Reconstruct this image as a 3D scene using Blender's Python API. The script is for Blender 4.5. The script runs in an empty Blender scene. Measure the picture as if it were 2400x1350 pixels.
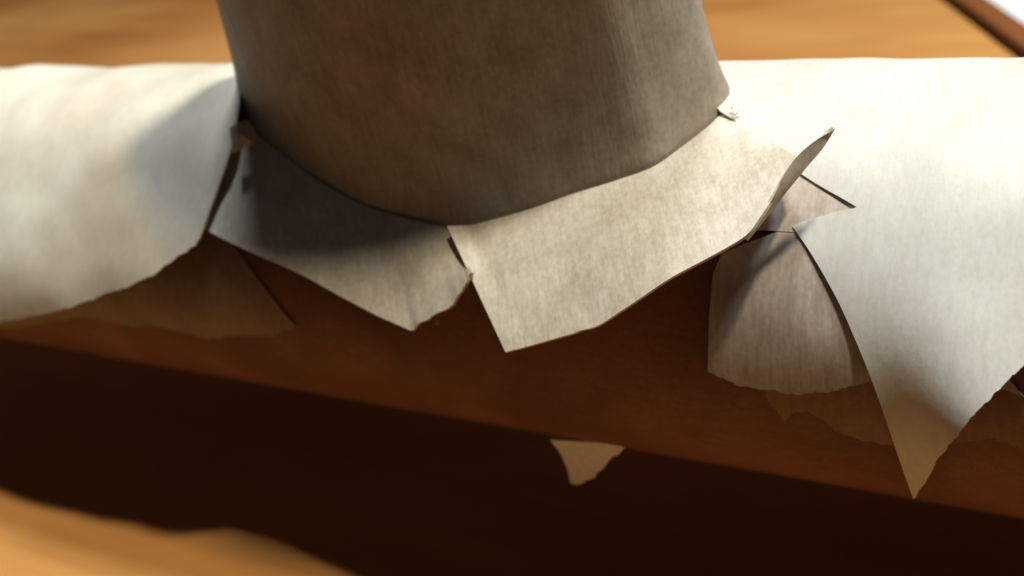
import bpy, bmesh, math, random
import numpy as np
from mathutils import Matrix, Vector, noise
from mathutils.geometry import delaunay_2d_cdt

random.seed(7)
U = 0.01                                   # script lengths are centimetres
sc = bpy.context.scene
C = sc.collection

# ------------------------------------------------------------------ camera
CAM = np.array([4.75, -7.46, 3.97])
FWD = np.array([-0.489, 0.752, -0.441]); FWD /= np.linalg.norm(FWD)
UP = np.array([-0.091, 0.459, 0.884])
RIGHT = np.cross(FWD, UP); RIGHT /= np.linalg.norm(RIGHT)
UP = np.cross(RIGHT, FWD)
W, H = 2400, 1350
FPX = W / 2 / math.tan(math.radians(25))
cd = bpy.data.cameras.new("camera")
cam = bpy.data.objects.new("camera", cd); C.objects.link(cam)
M = Matrix([[RIGHT[i], UP[i], -FWD[i], CAM[i] * U] for i in range(3)] + [[0, 0, 0, 1]])
cam.matrix_world = M
cd.sensor_width = 36
cd.lens = 18 / math.tan(math.radians(25))
cd.clip_start = 0.001; cd.clip_end = 20
cd.dof.use_dof = True
cd.dof.focus_distance = 6.6 * U
cd.dof.aperture_fstop = 44
sc.camera = cam

# ------------------------------------------------------------------ world and lamps
wd = bpy.data.worlds.new("World"); sc.world = wd; wd.use_nodes = True
bg = wd.node_tree.nodes["Background"]
bg.inputs[0].default_value = (1.0, 0.88, 0.78, 1); bg.inputs[1].default_value = 0.025
sc.view_settings.view_transform = 'Standard'; sc.view_settings.look = 'None'
sc.view_settings.exposure = 0; sc.view_settings.gamma = 1
sc.cycles.use_denoising = True
sc.cycles.max_bounces = 8

def lamp(name, direction, dist, size, power, col, target=(0, 0, 0)):
    l = bpy.data.lights.new(name, 'AREA'); l.shape = 'DISK'; l.size = size * U
    l.energy = power; l.color = col
    o = bpy.data.objects.new(name, l); C.objects.link(o)
    d = Vector(direction).normalized()
    o.location = (Vector(target) + d * dist) * U
    o.rotation_euler = d.to_track_quat('Z', 'Y').to_euler()
    return o
lamp("warm_lamp", (0.30, -0.07, 1.0), 60, 4.0, 3.05, (1.0, 0.86, 0.63))
lamp("cool_lamp", (0.44, 0.05, 1.0), 60, 6.0, 1.7, (0.82, 0.94, 1.0))
lamp("left_lamp", (-0.04, 0.125, 1.0), 60, 10.0, 2.9, (0.92, 0.97, 1.0))

# ------------------------------------------------------------------ maths of the rolled tube (axis = X)
R0 = 1.55
LIFT_T = 1.3                               # tube axis height above table: R0 + LIFT_T
ZT = -R0 - LIFT_T
def ray(p):
    v = RIGHT * (p[0] - W / 2) + UP * (H / 2 - p[1]) + FWD * FPX
    return v / np.linalg.norm(v)
def on_tube(p, lift=0.0):
    v = ray(p); r = R0 + lift
    a = v[1] ** 2 + v[2] ** 2
    b = 2 * (CAM[1] * v[1] + CAM[2] * v[2])
    c = CAM[1] ** 2 + CAM[2] ** 2 - r * r
    disc = b * b - 4 * a * c
    t = (-b - math.sqrt(max(disc, 0))) / (2 * a)
    return CAM + t * v
def on_plane(p, n, q):
    v = ray(p); n = np.array(n, float)
    t = np.dot(np.array(q) - CAM, n) / np.dot(v, n)
    return CAM + t * v
def to_sp(P):                              # (x, angle) : 0 = front, pi/2 = top
    return (P[0], math.atan2(P[2], -P[1]))
def from_sp(x, ph, lift):
    r = R0 + lift
    return Vector((x, -r * math.cos(ph), r * math.sin(ph)))
def project(P):
    w = np.array(P) - CAM
    z = np.dot(w, FWD)
    return (W / 2 + FPX * np.dot(w, RIGHT) / z, H / 2 - FPX * np.dot(w, UP) / z)

# ------------------------------------------------------------------ helpers
def smooth_poly(pts, n=6):                 # Catmull-Rom through an open polyline
    pts = [np.array(p, float) for p in pts]
    out = []
    for i in range(len(pts) - 1):
        p0 = pts[i - 1] if i else 2 * pts[0] - pts[1]
        p1, p2 = pts[i], pts[i + 1]
        p3 = pts[i + 2] if i + 2 < len(pts) else 2 * p2 - p1
        for k in range(n):
            t = k / n
            out.append(0.5 * (2 * p1 + (p2 - p0) * t + (2 * p0 - 5 * p1 + 4 * p2 - p3) * t * t
                              + (-p0 + 3 * p1 - 3 * p2 + p3) * t ** 3))
    out.append(pts[-1]); return out
def torn(pts, amp, step=9.0, seed=0):      # ragged version of a pixel polyline
    rnd = random.Random(seed); out = []
    for a, b in zip(pts[:-1], pts[1:]):
        a = np.array(a, float); b = np.array(b, float)
        L = np.linalg.norm(b - a); n = max(1, int(L / step)); d = (b - a) / max(L, 1e-6)
        nn = np.array([-d[1], d[0]])
        for k in range(n):
            p = a + (b - a) * k / n
            j = noise.noise(Vector((p[0] * .03, p[1] * .03, seed))) * amp * 1.2 + rnd.uniform(-.5, .5) * amp
            out.append(p + nn * (j if k else j * .3))
    out.append(np.array(pts[-1], float)); return out
def resample(pts, n):
    pts = [np.array(p, float) for p in pts]
    d = [0]
    for a, b in zip(pts[:-1], pts[1:]): d.append(d[-1] + np.linalg.norm(b - a))
    out = []
    for k in range(n):
        s = d[-1] * k / (n - 1); i = 0
        while i < len(d) - 2 and d[i + 1] < s: i += 1
        t = (s - d[i]) / max(d[i + 1] - d[i], 1e-9)
        out.append(pts[i] + (pts[i + 1] - pts[i]) * min(max(t, 0), 1))
    return out
def seg_dist(p, poly):
    best = 1e9; p = np.array(p)
    for a, b in zip(poly[:-1], poly[1:]):
        a = np.array(a); b = np.array(b); ab = b - a
        t = min(max(np.dot(p - a, ab) / max(np.dot(ab, ab), 1e-12), 0), 1)
        best = min(best, np.linalg.norm(p - a - t * ab))
    return best
def link(name, me, mat, parent=None, smooth=True):
    if smooth:
        for f in me.polygons: f.use_smooth = True
    me.materials.append(mat)
    o = bpy.data.objects.new(name, me); C.objects.link(o)
    if parent: o.parent = parent
    return o
def sheet_from_bm(name, bm, mat, parent, thick):
    """thicken an open sheet (cm) into a real one and link it (m)"""
    bm.normal_update()
    for v in bm.verts: v.co *= U
    me = bpy.data.meshes.new(name); bm.to_mesh(me); bm.free()
    o = link(name, me, mat, parent)
    s = o.modifiers.new("thickness", 'SOLIDIFY'); s.thickness = thick * U; s.offset = 0
    s.use_even_offset = False
    e = o.modifiers.new("crisp_rim", 'EDGE_SPLIT'); e.split_angle = math.radians(50)
    return o
def grid_sheet(name, rows, mat, parent, thick):
    bm = bmesh.new()
    vs = [[bm.verts.new(Vector(p)) for p in r] for r in rows]
    for i in range(len(vs) - 1):
        for j in range(len(vs[0]) - 1):
            bm.faces.new((vs[i][j], vs[i][j + 1], vs[i + 1][j + 1], vs[i + 1][j]))
    bmesh.ops.recalc_face_normals(bm, faces=bm.faces)
    return sheet_from_bm(name, bm, mat, parent, thick)
def patch(name, pts, mat, parent, lift, thick=0.012, step=0.08, ref=0.03):
    """a piece of tape on the tube: pts are picture points or ('s', x, degrees)"""
    sp = []
    for p in pts:
        if isinstance(p, tuple) and p[0] == 's': sp.append((p[1], math.radians(p[2]))); continue
        lo, hi = 0.0, .8                   # where the sight line meets the lifted sheet
        for k in range(60):
            l = .8 - k * .0133
            if lift(*to_sp(on_tube(p, l))) >= l: lo, hi = l, l + .0133; break
        for k in range(12):
            l = (lo + hi) / 2
            if lift(*to_sp(on_tube(p, l))) >= l: lo = l
            else: hi = l
        sp.append(to_sp(on_tube(p, lo)))
    # densify the outline, then fill with a grid of inner points
    out = []
    for (a, b), (c, d) in zip(sp, sp[1:] + sp[:1]):
        n = max(1, int(math.hypot(c - a, (d - b) * R0) / step))
        for k in range(n): out.append(Vector((a + (c - a) * k / n, (b + (d - b) * k / n) * R0)))
    poly = np.array([(v.x, v.y) for v in out])
    px, py = poly[:, 0], poly[:, 1]; qx, qy = np.roll(px, -1), np.roll(py, -1)
    n = len(out); inner = []
    x = px.min() + step
    while x < px.max():
        y = py.min() + step
        while y < py.max():
            hit = ((py > y) != (qy > y)) & (x < (qx - px) * (y - py) / np.where(qy == py, 1e-12, qy - py) + px)
            if hit.sum() % 2 and ((px - x) ** 2 + (py - y) ** 2).min() > (.45 * step) ** 2: inner.append(Vector((x, y)))
            y += step
        x += step
    V, Eg, F, *_ = delaunay_2d_cdt(out + inner, [(i, (i + 1) % n) for i in range(n)], [], 0, 1e-6)
    bm = bmesh.new(); vs = []
    for v in V:
        x, ph = v.x, v.y / R0
        vs.append(bm.verts.new(from_sp(x, ph, lift(x, ph))))
    # keep only triangles inside the outline
    for f in F:
        g = sum((V[i] for i in f), Vector((0, 0))) / 3
        hit = ((py > g.y) != (qy > g.y)) & (g.x < (qx - px) * (g.y - py) / np.where(qy == py, 1e-12, qy - py) + px)
        if hit.sum() % 2: bm.faces.new([vs[i] for i in f])
    for v in [v for v in bm.verts if not v.link_faces]: bm.verts.remove(v)
    bmesh.ops.recalc_face_normals(bm, faces=bm.faces)
    return sheet_from_bm(name, bm, mat, parent, thick)
def sm(t): t = min(max(t, 0), 1); return t * t * (3 - 2 * t)
def wr(x, ph, f, seed): return noise.noise(Vector((x * f, ph * R0 * f, seed)))
def empty(name, loc):
    o = bpy.data.objects.new(name, None); C.objects.link(o); o.location = Vector(loc) * U
    o.empty_display_size = .005; return o
def tag(o, label=None, cat=None, kind=None):
    if label: o["label"] = label
    if cat: o["category"] = cat
    if kind: o["kind"] = kind

# ------------------------------------------------------------------ materials
class NT:
    def __init__(s, name):
        s.m = bpy.data.materials.new(name); s.m.use_nodes = True
        s.t = s.m.node_tree; s.b = s.t.nodes["Principled BSDF"]; s.x = s.n("ShaderNodeTexCoord").outputs["Object"]
    def n(s, k, **kw):
        q = s.t.nodes.new(k)
        for a, b in kw.items(): setattr(q, a, b)
        return q
    def l(s, a, b): s.t.links.new(a, b)
    def noise(s, scale, stretch=(1, 1, 1), detail=4, rough=.55, loc=(0, 0, 0), rot=(0, 0, 0)):
        src = s.x
        if rot[2]:
            r0 = s.n("ShaderNodeMapping"); r0.inputs["Rotation"].default_value = rot
            s.l(src, r0.inputs[0]); src = r0.outputs[0]
        mp = s.n("ShaderNodeMapping"); mp.inputs["Scale"].default_value = stretch
        mp.inputs["Location"].default_value = loc
        s.l(src, mp.inputs[0])
        t = s.n("ShaderNodeTexNoise"); t.inputs["Scale"].default_value = scale
        t.inputs["Detail"].default_value = detail; t.inputs["Roughness"].default_value = rough
        s.l(mp.outputs[0], t.inputs["Vector"]); return t.outputs["Fac"]
    def ramp(s, fac, stops):
        r = s.n("ShaderNodeValToRGB"); e = r.color_ramp.elements
        while len(e) < len(stops): e.new(.5)
        for q, (p, c) in zip(e, stops):
            q.position = p; q.color = (*c, 1) if len(c) == 3 else c
        s.l(fac, r.inputs[0]); return r.outputs[0]
    def mix(s, f, a, b, mode='MIX'):
        q = s.n("ShaderNodeMix", data_type='RGBA', blend_type=mode)
        for sock, v in ((q.inputs[0], f), (q.inputs[6], a), (q.inputs[7], b)):
            if hasattr(v, "links"): s.l(v, sock)
            else: sock.default_value = v if isinstance(v, (int, float)) else (*v, 1)
        return q.outputs[2]
    def bump(s, h, dist, strength=1.0, prev=None):
        q = s.n("ShaderNodeBump"); q.inputs["Distance"].default_value = dist
        q.inputs["Strength"].default_value = strength
        s.l(h, q.inputs["Height"])
        if prev is not None: s.l(prev, q.inputs["Normal"])
        return q.outputs[0]
    def done(s, col, rough, normal=None, spec=.3):
        s.l(col, s.b.inputs["Base Color"])
        if hasattr(rough, "links"): s.l(rough, s.b.inputs["Roughness"])
        else: s.b.inputs["Roughness"].default_value = rough
        s.b.inputs["Specular IOR Level"].default_value = spec
        if normal is not None: s.l(normal, s.b.inputs["Normal"])
        return s.m

def paper(name, base, dark, streak, sx=(1, .12, .12), bumpd=.00006, rough=.6, spec=.3, mott=130, rot=(0, 0, 0), grain=.82):
    q = NT(name)
    mo = q.noise(mott, detail=5)
    st = q.noise(2600, sx, 3, .6, loc=(.3, .1, .2), rot=rot)
    sp = q.noise(700, detail=3, loc=(.7, .2, .9))
    c = q.ramp(mo, [(.34, dark), (.62, base)])
    f = q.ramp(st, [(.38, (0, 0, 0)), (.66, (1, 1, 1))])
    c = q.mix(f, c, streak, 'MULTIPLY')
    f2 = q.ramp(sp, [(.55, (0, 0, 0)), (.75, (2 * (1 - grain),) * 3)])
    c = q.mix(f2, c, dark)
    gr = q.ramp(q.noise(2600, detail=3, loc=(.1, .9, .5)), [(.3, (grain, grain - .01, grain - .02)), (.7, (1, 1, 1))])
    c = q.mix(1.0, c, gr, "MULTIPLY")
    b = q.bump(st, bumpd, .8); b = q.bump(mo, .0003, .18, b)
    return q.done(c, rough, b, spec)
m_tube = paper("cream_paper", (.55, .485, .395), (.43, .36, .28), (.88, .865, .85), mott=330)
m_flap_lit = paper("lit_flap_paper", (.75, .705, .62), (.63, .575, .485), (.88, .865, .84), mott=260, rot=(0, 0, math.radians(-28.7)), sx=(1, .2, .2))  # same paper as the tube, lightened to paint in the light on the flaps
m_white = paper("white_tape", (.615, .62, .59), (.55, .545, .51), (.93, .92, .90), (1, .3, .3), .00003, .5, .35, 100, grain=.94)
m_left = paper("cream_tape", (.655, .63, .555), (.565, .525, .44), (.93, .92, .90), (1, .3, .3), .00003, .5, .35, 100, grain=.94)
m_grey = paper("thin_tape", (.58, .515, .465), (.42, .35, .30), (.80, .78, .76), (1, .15, .15), .00004, .55, .3, 140)
m_under = paper("sheer_tape", (.29, .165, .105), (.22, .11, .06), (.85, .83, .8), (1, .2, .2), .00004, .55, .3, 120)
m_leftunder = paper("tan_tape", (.31, .235, .18), (.22, .145, .10), (.85, .83, .8), (1, .2, .2), .00004, .55, .3, 120)
m_kraft = paper("brown_card", (.245, .11, .066), (.15, .06, .036), (.88, .86, .84), (.25, 1, 1), .00004, .65, .25, 90)
m_dot = NT("red_ink"); m_dot = m_dot.done(m_dot.ramp(m_dot.noise(900), [(.3, (.30, .01, .01)), (.7, (.42, .02, .02))]), .6)

def wood(name, a, b, c, rough):
    q = NT(name)
    g = q.noise(90, (.16, 1, 1), 6, .65)
    big = q.noise(22, (.5, 1, 1), 3, .5, loc=(.2, .5, 0))
    fine = q.noise(500, (.06, 1, 1), 4, .6)
    col = q.ramp(big, [(.32, a), (.66, b)])
    col = q.mix(q.ramp(g, [(.40, (0, 0, 0)), (.72, (.75, .75, .75))]), col, c)
    col = q.mix(q.ramp(fine, [(.45, (0, 0, 0)), (.75, (.3, .3, .3))]), col, a)
    r = q.ramp(g, [(.3, (rough,) * 3), (.8, (rough + .15,) * 3)])
    return q.done(col, r, q.bump(fine, .00008, .4), .2)
m_wood = wood("orange_wood", (.31, .115, .026), (.56, .29, .095), (.46, .21, .06), .36)
m_edge = wood("brown_wood", (.16, .055, .02), (.24, .09, .03), (.2, .07, .025), .35)
m_sheet = paper("white_sheet", (.82, .84, .86), (.78, .80, .83), (.97, .97, .97), (1, 1, 1), .00001, .6)

# ------------------------------------------------------------------ the table
table = empty("wooden_table", (0, 0, ZT))
tag(table, "orange brown wooden table under the taped paper model", "table")
def prism(name, pts, z0, z1, mat, parent, bev=.0):
    bm = bmesh.new()
    bot = [bm.verts.new((p[0], p[1], z0)) for p in pts]; top = [bm.verts.new((p[0], p[1], z1)) for p in pts]
    bm.faces.new(top); bm.faces.new(bot[::-1])
    n = len(pts)
    for i in range(n): bm.faces.new((bot[i], bot[(i + 1) % n], top[(i + 1) % n], top[i]))
    bmesh.ops.recalc_face_normals(bm, faces=bm.faces)
    if bev: bmesh.ops.bevel(bm, geom=[e for e in bm.edges if all(abs(v.co.z - z1) < 1e-6 for v in e.verts)],
                            offset=bev, segments=3, affect='EDGES', profile=.5)
    org = parent.location / U if parent else Vector((0, 0, 0))
    for v in bm.verts: v.co = (v.co - org) * U
    me = bpy.data.meshes.new(name); bm.to_mesh(me); bm.free()
    return link(name, me, mat, parent, False)
g0 = on_plane((2215, 0), (0, 0, 1), (0, 0, ZT))[:2]; g1 = on_plane((2385, 130), (0, 0, 1), (0, 0, ZT))[:2]
dr = (g0 - g1) / np.linalg.norm(g0 - g1); nr = np.array([-dr[1], dr[0]])
if nr[0] < 0: nr = -nr                     # towards the right, away from the main board
A = g1 - dr * 30; B = g1 + dr * 60
FRONT = -5.6                                # unseen near table edge, pulled in close to cut bounce light
def meet(P, d):                            # where a line meets the near edge
    return P + d * ((FRONT - P[1]) / d[1])
F0 = meet(A, dr)
table_outline = [F0, B, B - nr * 60, np.array([-70.0, FRONT])]
prism("tabletop", table_outline, ZT - 1.8, ZT, m_wood, table, .12)
e0 = on_plane((2318, 0), (0, 0, 1), (0, 0, ZT))[:2]
wd_e = np.dot(e0 - g0, nr)
gap = wd_e * .42
prism("edge_board", [A + nr * gap, B + nr * gap, B + nr * (gap + 9), A + nr * (gap + 9)], ZT - 1.8, ZT - .02, m_edge, table, .12)
sh = prism("paper_sheet", [A + nr * wd_e + dr * 20, A + nr * wd_e + dr * 48, A + nr * (wd_e + 20) + dr * 48, A + nr * (wd_e + 20) + dr * 20],
           ZT - .015, ZT + .01, m_sheet, None)
tag(sh, "blurred bluish white sheet lying on brown edge board at the corner", "paper")

# ------------------------------------------------------------------ the paper model
model = empty("paper_model", (0, 0, 0))
tag(model, "cream paper tube with splayed flaps taped upright onto brown cardboard roll", "paper model")

# the lying cardboard roll (open tube with real wall and round end plates that carry it)
bm = bmesh.new()
NX, NA = 90, 96
X0, X1 = -14.0, 6.6
rings = []
for i in range(NX + 1):
    x = X0 + (X1 - X0) * i / NX
    rings.append([bm.verts.new(from_sp(x, 2 * math.pi * j / NA, -.027 + .005 * noise.noise(Vector((x * .5, math.cos(2 * math.pi * j / NA) * 1.5, math.sin(2 * math.pi * j / NA) * 1.5))))) for j in range(NA)])
for i in range(NX):
    for j in range(NA):
        k = (j + 1) % NA
        bm.faces.new((rings[i][j], rings[i][k], rings[i + 1][k], rings[i + 1][j]))
bmesh.ops.recalc_face_normals(bm, faces=bm.faces)
roll = sheet_from_bm("cardboard_roll", bm, m_kraft, model, .05)
for xe in (X0, X1):
    bm = bmesh.new()
    bmesh.ops.create_cone(bm, cap_ends=True, segments=64, radius1=R0 + LIFT_T, radius2=R0 + LIFT_T, depth=.08,
                          matrix=Matrix.Translation((xe, 0, 0)) @ Matrix.Rotation(math.pi / 2, 4, 'Y'))
    for v in bm.verts: v.co *= U
    me = bpy.data.meshes.new("end_plate"); bm.to_mesh(me); bm.free()
    link("end_plate", me, m_kraft, model, False)
bm = bmesh.new()                           # red ink dot
P = on_tube((2297, 1105), -.02); x, ph = to_sp(P)
c0 = bm.verts.new(from_sp(x, ph, .004)); rim = []
for k in range(14):
    a = k / 14 * 2 * math.pi; rr = .035 * (1 + .25 * math.sin(3 * a + 1))
    rim.append(bm.verts.new(from_sp(x + rr * math.cos(a), ph + rr * math.sin(a) / R0, 0.0)))
for k in range(14): bm.faces.new((c0, rim[k], rim[(k + 1) % 14]))
for v in bm.verts: v.co += (v.co - Vector((v.co.x, 0, 0))).normalized() * -.016; v.co *= U
me = bpy.data.meshes.new("red_dot"); bm.to_mesh(me); bm.free(); link("red_dot", me, m_dot, roll)

# ---- upright tube
crease = [(562, 236), (585, 285), (640, 345), (740, 420), (850, 480), (950, 512), (1045, 535), (1120, 526), (1240, 492),
          (1340, 457), (1440, 427), (1530, 395), (1600, 345), (1660, 300), (1706, 262)]
cr = smooth_poly(crease, 5)
front = [on_tube(p, -.01) for p in cr]
a, b = front[0], front[-1]
# hidden back half: an arc from the right end round to the left end
mid = (a + b) / 2; hx = (b[0] - a[0]) / 2
back = []
for k in range(1, 40):
    t = math.pi * k / 40
    xx = mid[0] + hx * math.cos(t); yy = (b[1] + (a[1] - b[1]) * k / 40) + 0.9 * math.sin(t)
    yy2 = min(max(yy, -1.5), 1.5)
    back.append(np.array([xx, yy, math.sqrt(max((R0 + .05) ** 2 - yy2 ** 2, .05))]))
ring = front + back
cen = np.mean(np.array(ring), axis=0)
TH = 4.6; TX, TY, SC = .055, -.195, .805
def tube_pt(p, h):
    k = h / TH
    s = 1 + (SC - 1) * k
    q = np.array([cen[0] + (p[0] - cen[0]) * s + TX * h, cen[1] + (p[1] - cen[1]) * s + TY * h, 0])
    q[2] = p[2] + (1.4 + h - p[2]) * k if h < TH else 1.4 + TH
    q[2] = p[2] * (1 - k) + (1.4 + TH) * k
    return q
rows = []
for i in range(41):
    h = TH * (i / 40)
    row = []
    for p in ring + [ring[0]]:
        q = tube_pt(p, h)
        flare = .10 * math.exp(-h / .35)
        dx, dy = p[0] - cen[0], p[1] - cen[1]
        w = .018 * noise.noise(Vector((q[0] * .9, q[1] * .9, h * .7)))
        L = math.hypot(dx, dy)
        q[0] += dx / L * (w - .10 + flare); q[1] += dy / L * (w - .10 + flare)
        row.append(q)
    rows.append(row)
print("tube edges", [tuple(np.round(project(rows[i][0]))) for i in (0, 5, 10, 15)], [tuple(np.round(project(rows[i][len(front) - 1]))) for i in (0, 5, 10, 15)])
upright = grid_sheet("upright_tube", rows, m_tube, model, .02)

def flap(inner, outer, li, lo, mat, n=40, m=16, bulge=0.0, name="flap", seed=0, parent=None, thick=.02, follow=False):
    """a paper flap between two picture polylines; li, lo = height over the roll along each"""
    I = resample(inner, n); O = resample(outer, n)
    rows = []
    for j in range(m + 1):
        t = j / m; row = []
        for i in range(n):
            u = i / (n - 1)
            a = on_tube(I[i], li(u)); b = on_tube(O[i], lo(u))
            q = a + (b - a) * t
            if follow: q = on_tube(I[i] + (O[i] - I[i]) * t, li(u) + (lo(u) - li(u)) * t ** 1.5)
            nv = np.array([0, q[1], q[2]]); nv /= np.linalg.norm(nv)
            q = q + nv * ((bulge(u) if callable(bulge) else bulge) * 4 * t * (1 - t) + .012 * noise.noise(Vector((q[0] * 2, q[1] * 2, seed))))
            row.append(q)
        rows.append(row)
    return grid_sheet(name, rows, mat, parent, thick)

# left flap: shaded, torn lower right end
inner = smooth_poly([(500, 300), (560, 290), (640, 345), (740, 420), (850, 480), (950, 512), (1045, 535), (1075, 560)], 5)
outer = smooth_poly([(440, 515), (485, 540), (590, 592), (700, 640), (800, 695), (890, 743)], 5) + \
        torn([(968, 777), (985, 756), (1008, 750), (1020, 738), (1062, 718), (1074, 694), (1108, 640)], 4, 8, 3)
f1 = flap(inner, outer, lambda u: .015, lambda u: .13 + .15 * u, m_flap_lit, 90, 14, 0, follow=True, seed=1, parent=upright)
f1["label"] = "shaded left flap with torn tip and lit lower edge"
# right flap: brightly lit
inner = smooth_poly([(1048, 532), (1120, 526), (1240, 492), (1340, 457), (1440, 427), (1530, 395), (1600, 345), (1660, 300), (1706, 262), (1745, 290)], 5)
outer = smooth_poly([(1187, 826), (1262, 806), (1350, 781)], 4) + smooth_poly([(1366, 774), (1402, 765), (1450, 735), (1500, 702), (1570, 655), (1640, 617), (1700, 585),
                     (1752, 553), (1780, 518), (1812, 470), (1842, 415), (1870, 372)], 4)
f2 = flap(inner, outer, lambda u: .02 + .09 * max(0, 1 - u / .06), lambda u: .52 - .18 * u, m_flap_lit, 90, 16, .0, seed=5, parent=upright)
f2["label"] = "bright right flap with cut left edge"
# narrow flap standing up behind the right flap's end
inner = smooth_poly([(1735, 552), (1775, 515), (1805, 470), (1836, 412), (1866, 370), (1905, 335), (1953, 301)], 4)
outer = smooth_poly([(1752, 562), (1792, 512), (1842, 450), (1870, 418), (1893, 390), (1930, 347), (1955, 300)], 4)
f3 = flap(inner, outer, lambda u: .30 + .25 * u, lambda u: .22 + .30 * u, m_flap_lit, 40, 6, 0, seed=9, parent=upright)
f3["label"] = "narrow shaded flap curling up to a point"

# ---- tape pieces
ledge = [(566, 120), (564, 200), (562, 240), (545, 340), (512, 440), (468, 562)]
ledge_sp = [to_sp(on_tube(p, .05)) for p in ledge if p[1] > 150]
ledge_m = [(x, ph * R0) for x, ph in ledge_sp]
def lift_left(x, ph):
    d = seg_dist((x, ph * R0), ledge_m)
    b = math.radians(42); b = R0 * (1 / math.cos(min(b - ph, .9)) - 1) if ph < b else 0
    b = .42 * (1 - math.exp(-b / .42))
    return .06 + .75 * b + .11 * math.exp(-(d / .9) ** 2) * (1 if ph < 1.5 else math.exp(-(ph - 1.5) * 3)) + .05 * wr(x, ph, 1.1, 3) + .02 * wr(x, ph, 2.6, 8)
pts = [('s', -2.15, 150), ('s', -2.15, 100)] + smooth_poly(ledge[1:], 5) + \
      torn([(468, 562), (440, 590), (415, 603), (378, 632), (345, 650), (300, 673), (212, 703), (165, 722), (60, 745), (0, 757), (-160, 790)], 4, 6, 2) + [('s', -13.5, 10), ('s', -13.5, 150)]
t1 = patch("tape_strip", pts, m_left, model, lift_left, .015)
t1["label"] = "wide cream tape at left with torn lower edge"

pts = [('s', -10, 70), ('s', -2.2, 70)] + [(505, 535), (560, 590), (625, 680), (692, 762)] + \
      torn([(692, 762), (640, 790), (560, 784), (480, 792), (380, 765), (290, 762), (205, 742), (60, 765), (-60, 775)], 5, 7, 5)  # right side is shaped as a shadow's edge; the tape itself runs on
t2 = patch("tape_strip", pts, m_leftunder, model, lambda x, ph: .010 + .002 * wr(x, ph, 2, 4), .01)
t2["label"] = "tan tape showing below the left tape"

tri = [('s', .6, 80), (1500, 600), (1500, 800), (1700, 720), (2100, 640), (2150, 400), ('s', 3.2, 95), ('s', .6, 95)]
t3 = patch("tape_strip", [('s', 2.45, 62), ('s', 2.3, 37), ('s', 4.4, 37), ('s', 4.4, 66)], m_grey, model, lambda x, ph: .046, .008)
t3["label"] = "pinkish tape seen through the slit beside the right flap"

under_edge = torn([(1750, 700), (1765, 830), (1800, 940), (1838, 985), (1860, 968), (1892, 960), (1925, 985), (1965, 1010), (2005, 1026), (2100, 1046), (2250, 1036), (2330, 1026), (2420, 1060)], 5, 7, 8)
t4 = patch("tape_strip", under_edge + [('s', 6.2, -8), ('s', 6.2, 30), ('s', 2.9, 30)], m_under, model,
           lambda x, ph: .026 + .004 * wr(x, ph, 2, 14), .01)
t4["label"] = "sheer brownish tape with ragged lower edge"

top_edge = smooth_poly([(1692, 594), (1700, 590), (1855, 531), (1935, 506), (2060, 470)], 4)
low_edge = torn([(2400, 930), (2250, 870), (2050, 888), (1960, 915), (1875, 926), (1800, 914), (1740, 905), (1680, 881), (1660, 872)], 4, 7, 6) + [(1661, 800), (1664, 720), (1672, 640)]
te_m = [(x, ph * R0) for x, ph in (to_sp(on_tube(p, .04)) for p in top_edge)]
t5 = patch("tape_strip", top_edge + low_edge, m_grey, model,
           lambda x, ph: .042 + .07 * math.exp(-seg_dist((x, ph * R0), te_m) / .18) * (1 - sm((x - 2.2) / .6)) + .005 * wr(x, ph, 2, 24), .012)
t5["label"] = "thin greyish tape below the right flap"

left_e = smooth_poly([(1858, 531), (1905, 600), (1962, 700), (2003, 790), (2040, 880), (2078, 985), (2110, 1080), (2141, 1168)], 4)
right_e = torn([(2141, 1168), (2165, 1135), (2200, 1072), (2250, 1010), (2330, 922), (2400, 855), (2480, 760)], 3.5, 6, 12)
slit = torn([(2008, 485), (1925, 508), (1895, 517), (1858, 531)], 2, 6, 4)
upper = smooth_poly([(1688, 262), (1790, 330), (1880, 410), (2008, 485)], 4)
tip_sp = to_sp(on_tube((2141, 1168), .04))
le_m = [(x, ph * R0) for x, ph in (to_sp(on_tube(p, .08)) for p in list(upper) + list(slit) + list(left_e))]
def bulge(ph, p0, pk, fall):               # flat chord facing p0 down to pk, then back onto the roll
    f = lambda q: R0 * (1 / math.cos(p0 - q) - 1)
    if ph > p0: return 0
    v = f(max(ph, pk - .25))
    return v * (1 - sm((pk + .16 - ph) / fall))
def lift_right(x, ph):
    d = math.hypot(x - tip_sp[0], (ph - tip_sp[1]) * R0)
    e = .12 + .88 * sm(seg_dist((x, ph * R0), le_m) / .7)
    b = bulge(ph, math.radians(40), math.radians(5), math.radians(38)) * e
    return .066 - .016 * sm((ph - 1.1) / .5) + b + .10 * math.exp(-(d / .30) ** 2) + .03 * wr(x, ph, .9, 33) + .008 * wr(x, ph, 3, 38)
pts = left_e[:-1] + right_e[:-1] + [(2560, 640), ('s', 6.3, 40), ('s', 6.3, 155), ('s', 1.4, 155), ('s', 1.4, 100)] + upper[:-1] + slit[:-1]
t6 = patch("tape_strip", pts, m_white, model, lift_right, .015)
t6["label"] = "white tape wrapped at right, cut to a point below"

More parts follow.
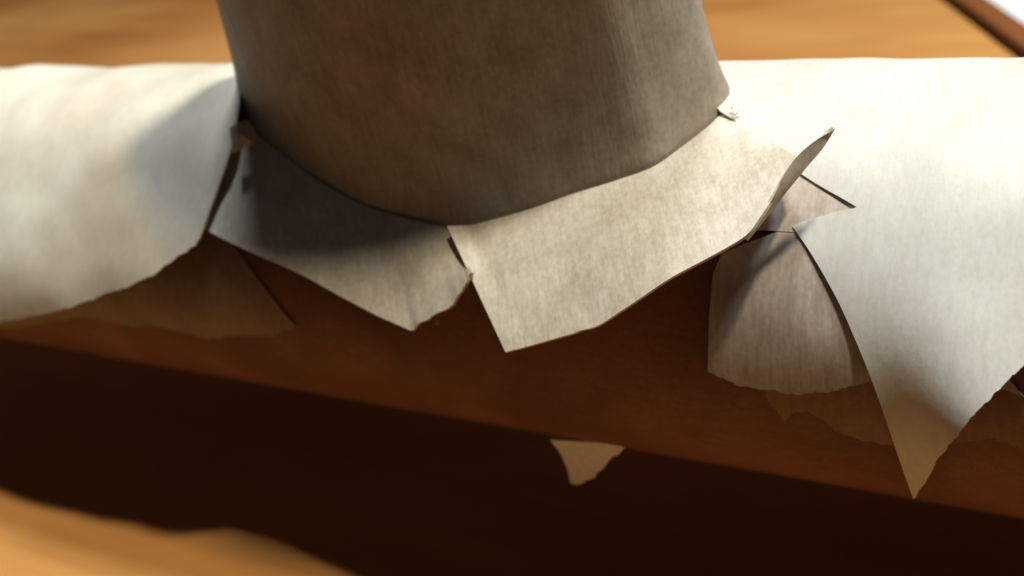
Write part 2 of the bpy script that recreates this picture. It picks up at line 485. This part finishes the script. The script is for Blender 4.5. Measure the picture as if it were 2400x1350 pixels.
# ---- torn scrap hanging below the roll
yb = on_tube((1340, 1052), 0)
out = smooth_poly([(1290, 1030), (1312, 1058), (1328, 1092), (1338, 1130)], 4)[:-1] + torn([(1338, 1130), (1352, 1134), (1384, 1121), (1398, 1106), (1416, 1096), (1428, 1076), (1450, 1064)], 5, 8, 20) + [(1470, 1040)]
bm = bmesh.new()
vs = []
for p in out: vs.append(bm.verts.new(Vector(on_plane(p, (0, 1, .35), yb + np.array([0, .03, 0])))))
bm.faces.new(vs); bmesh.ops.triangulate(bm, faces=bm.faces)
s1 = sheet_from_bm("tape_scrap", bm, m_sheet, model, .015); s1["label"] = "torn pale scrap hanging below the roll"

# ---- small crumpled tab beside the left tape, behind the left flap
bm = bmesh.new()
q0 = on_tube((570, 330), .25)
pl = [(540, 300), (560, 288), (578, 283), (594, 300), (600, 318), (592, 334), (572, 345), (545, 362)]
vs = [bm.verts.new(Vector(on_plane(p, FWD, q0 + np.array([0, -.03 * (i % 3), .05 * (i % 2)])))) for i, p in enumerate(pl)]
cv = bm.verts.new(sum((v.co for v in vs), Vector()) / len(vs) + Vector((.02, -.06, .03)))
for i in range(len(vs)): bm.faces.new((vs[i], vs[(i + 1) % len(vs)], cv))
s2 = sheet_from_bm("tape_scrap", bm, m_tube, model, .02); s2["label"] = "small crumpled scrap beside the left tape"

# ---- torn fibres where the right flap meets the tube
bm = bmesh.new()
rnd = random.Random(4)
for px, n, spread in (((1716, 266), 16, 10), ((1020, 756), 6, 8)):
    for k in range(n):
        p = (px[0] + rnd.gauss(0, spread), px[1] + rnd.gauss(0, spread * .45))
        a = Vector(on_tube(p, .10)); d = Vector((rnd.gauss(0, 1), rnd.gauss(0, 1), rnd.uniform(.2, 1.4))).normalized()
        L = rnd.uniform(.02, .07); s = d.cross(Vector((.3, .5, .2))).normalized() * .006
        up = d.cross(s).normalized() * .006
        b = a + d * L
        v = [bm.verts.new(a + s), bm.verts.new(a - s), bm.verts.new(a + up), bm.verts.new(b)]
        bm.faces.new((v[0], v[1], v[3])); bm.faces.new((v[1], v[2], v[3])); bm.faces.new((v[2], v[0], v[3]))
for v in bm.verts: v.co *= U
me = bpy.data.meshes.new("paper_fibres"); bm.to_mesh(me); bm.free()
fb = link("paper_fibres", me, m_flap_lit, upright); fb["kind"] = "stuff"
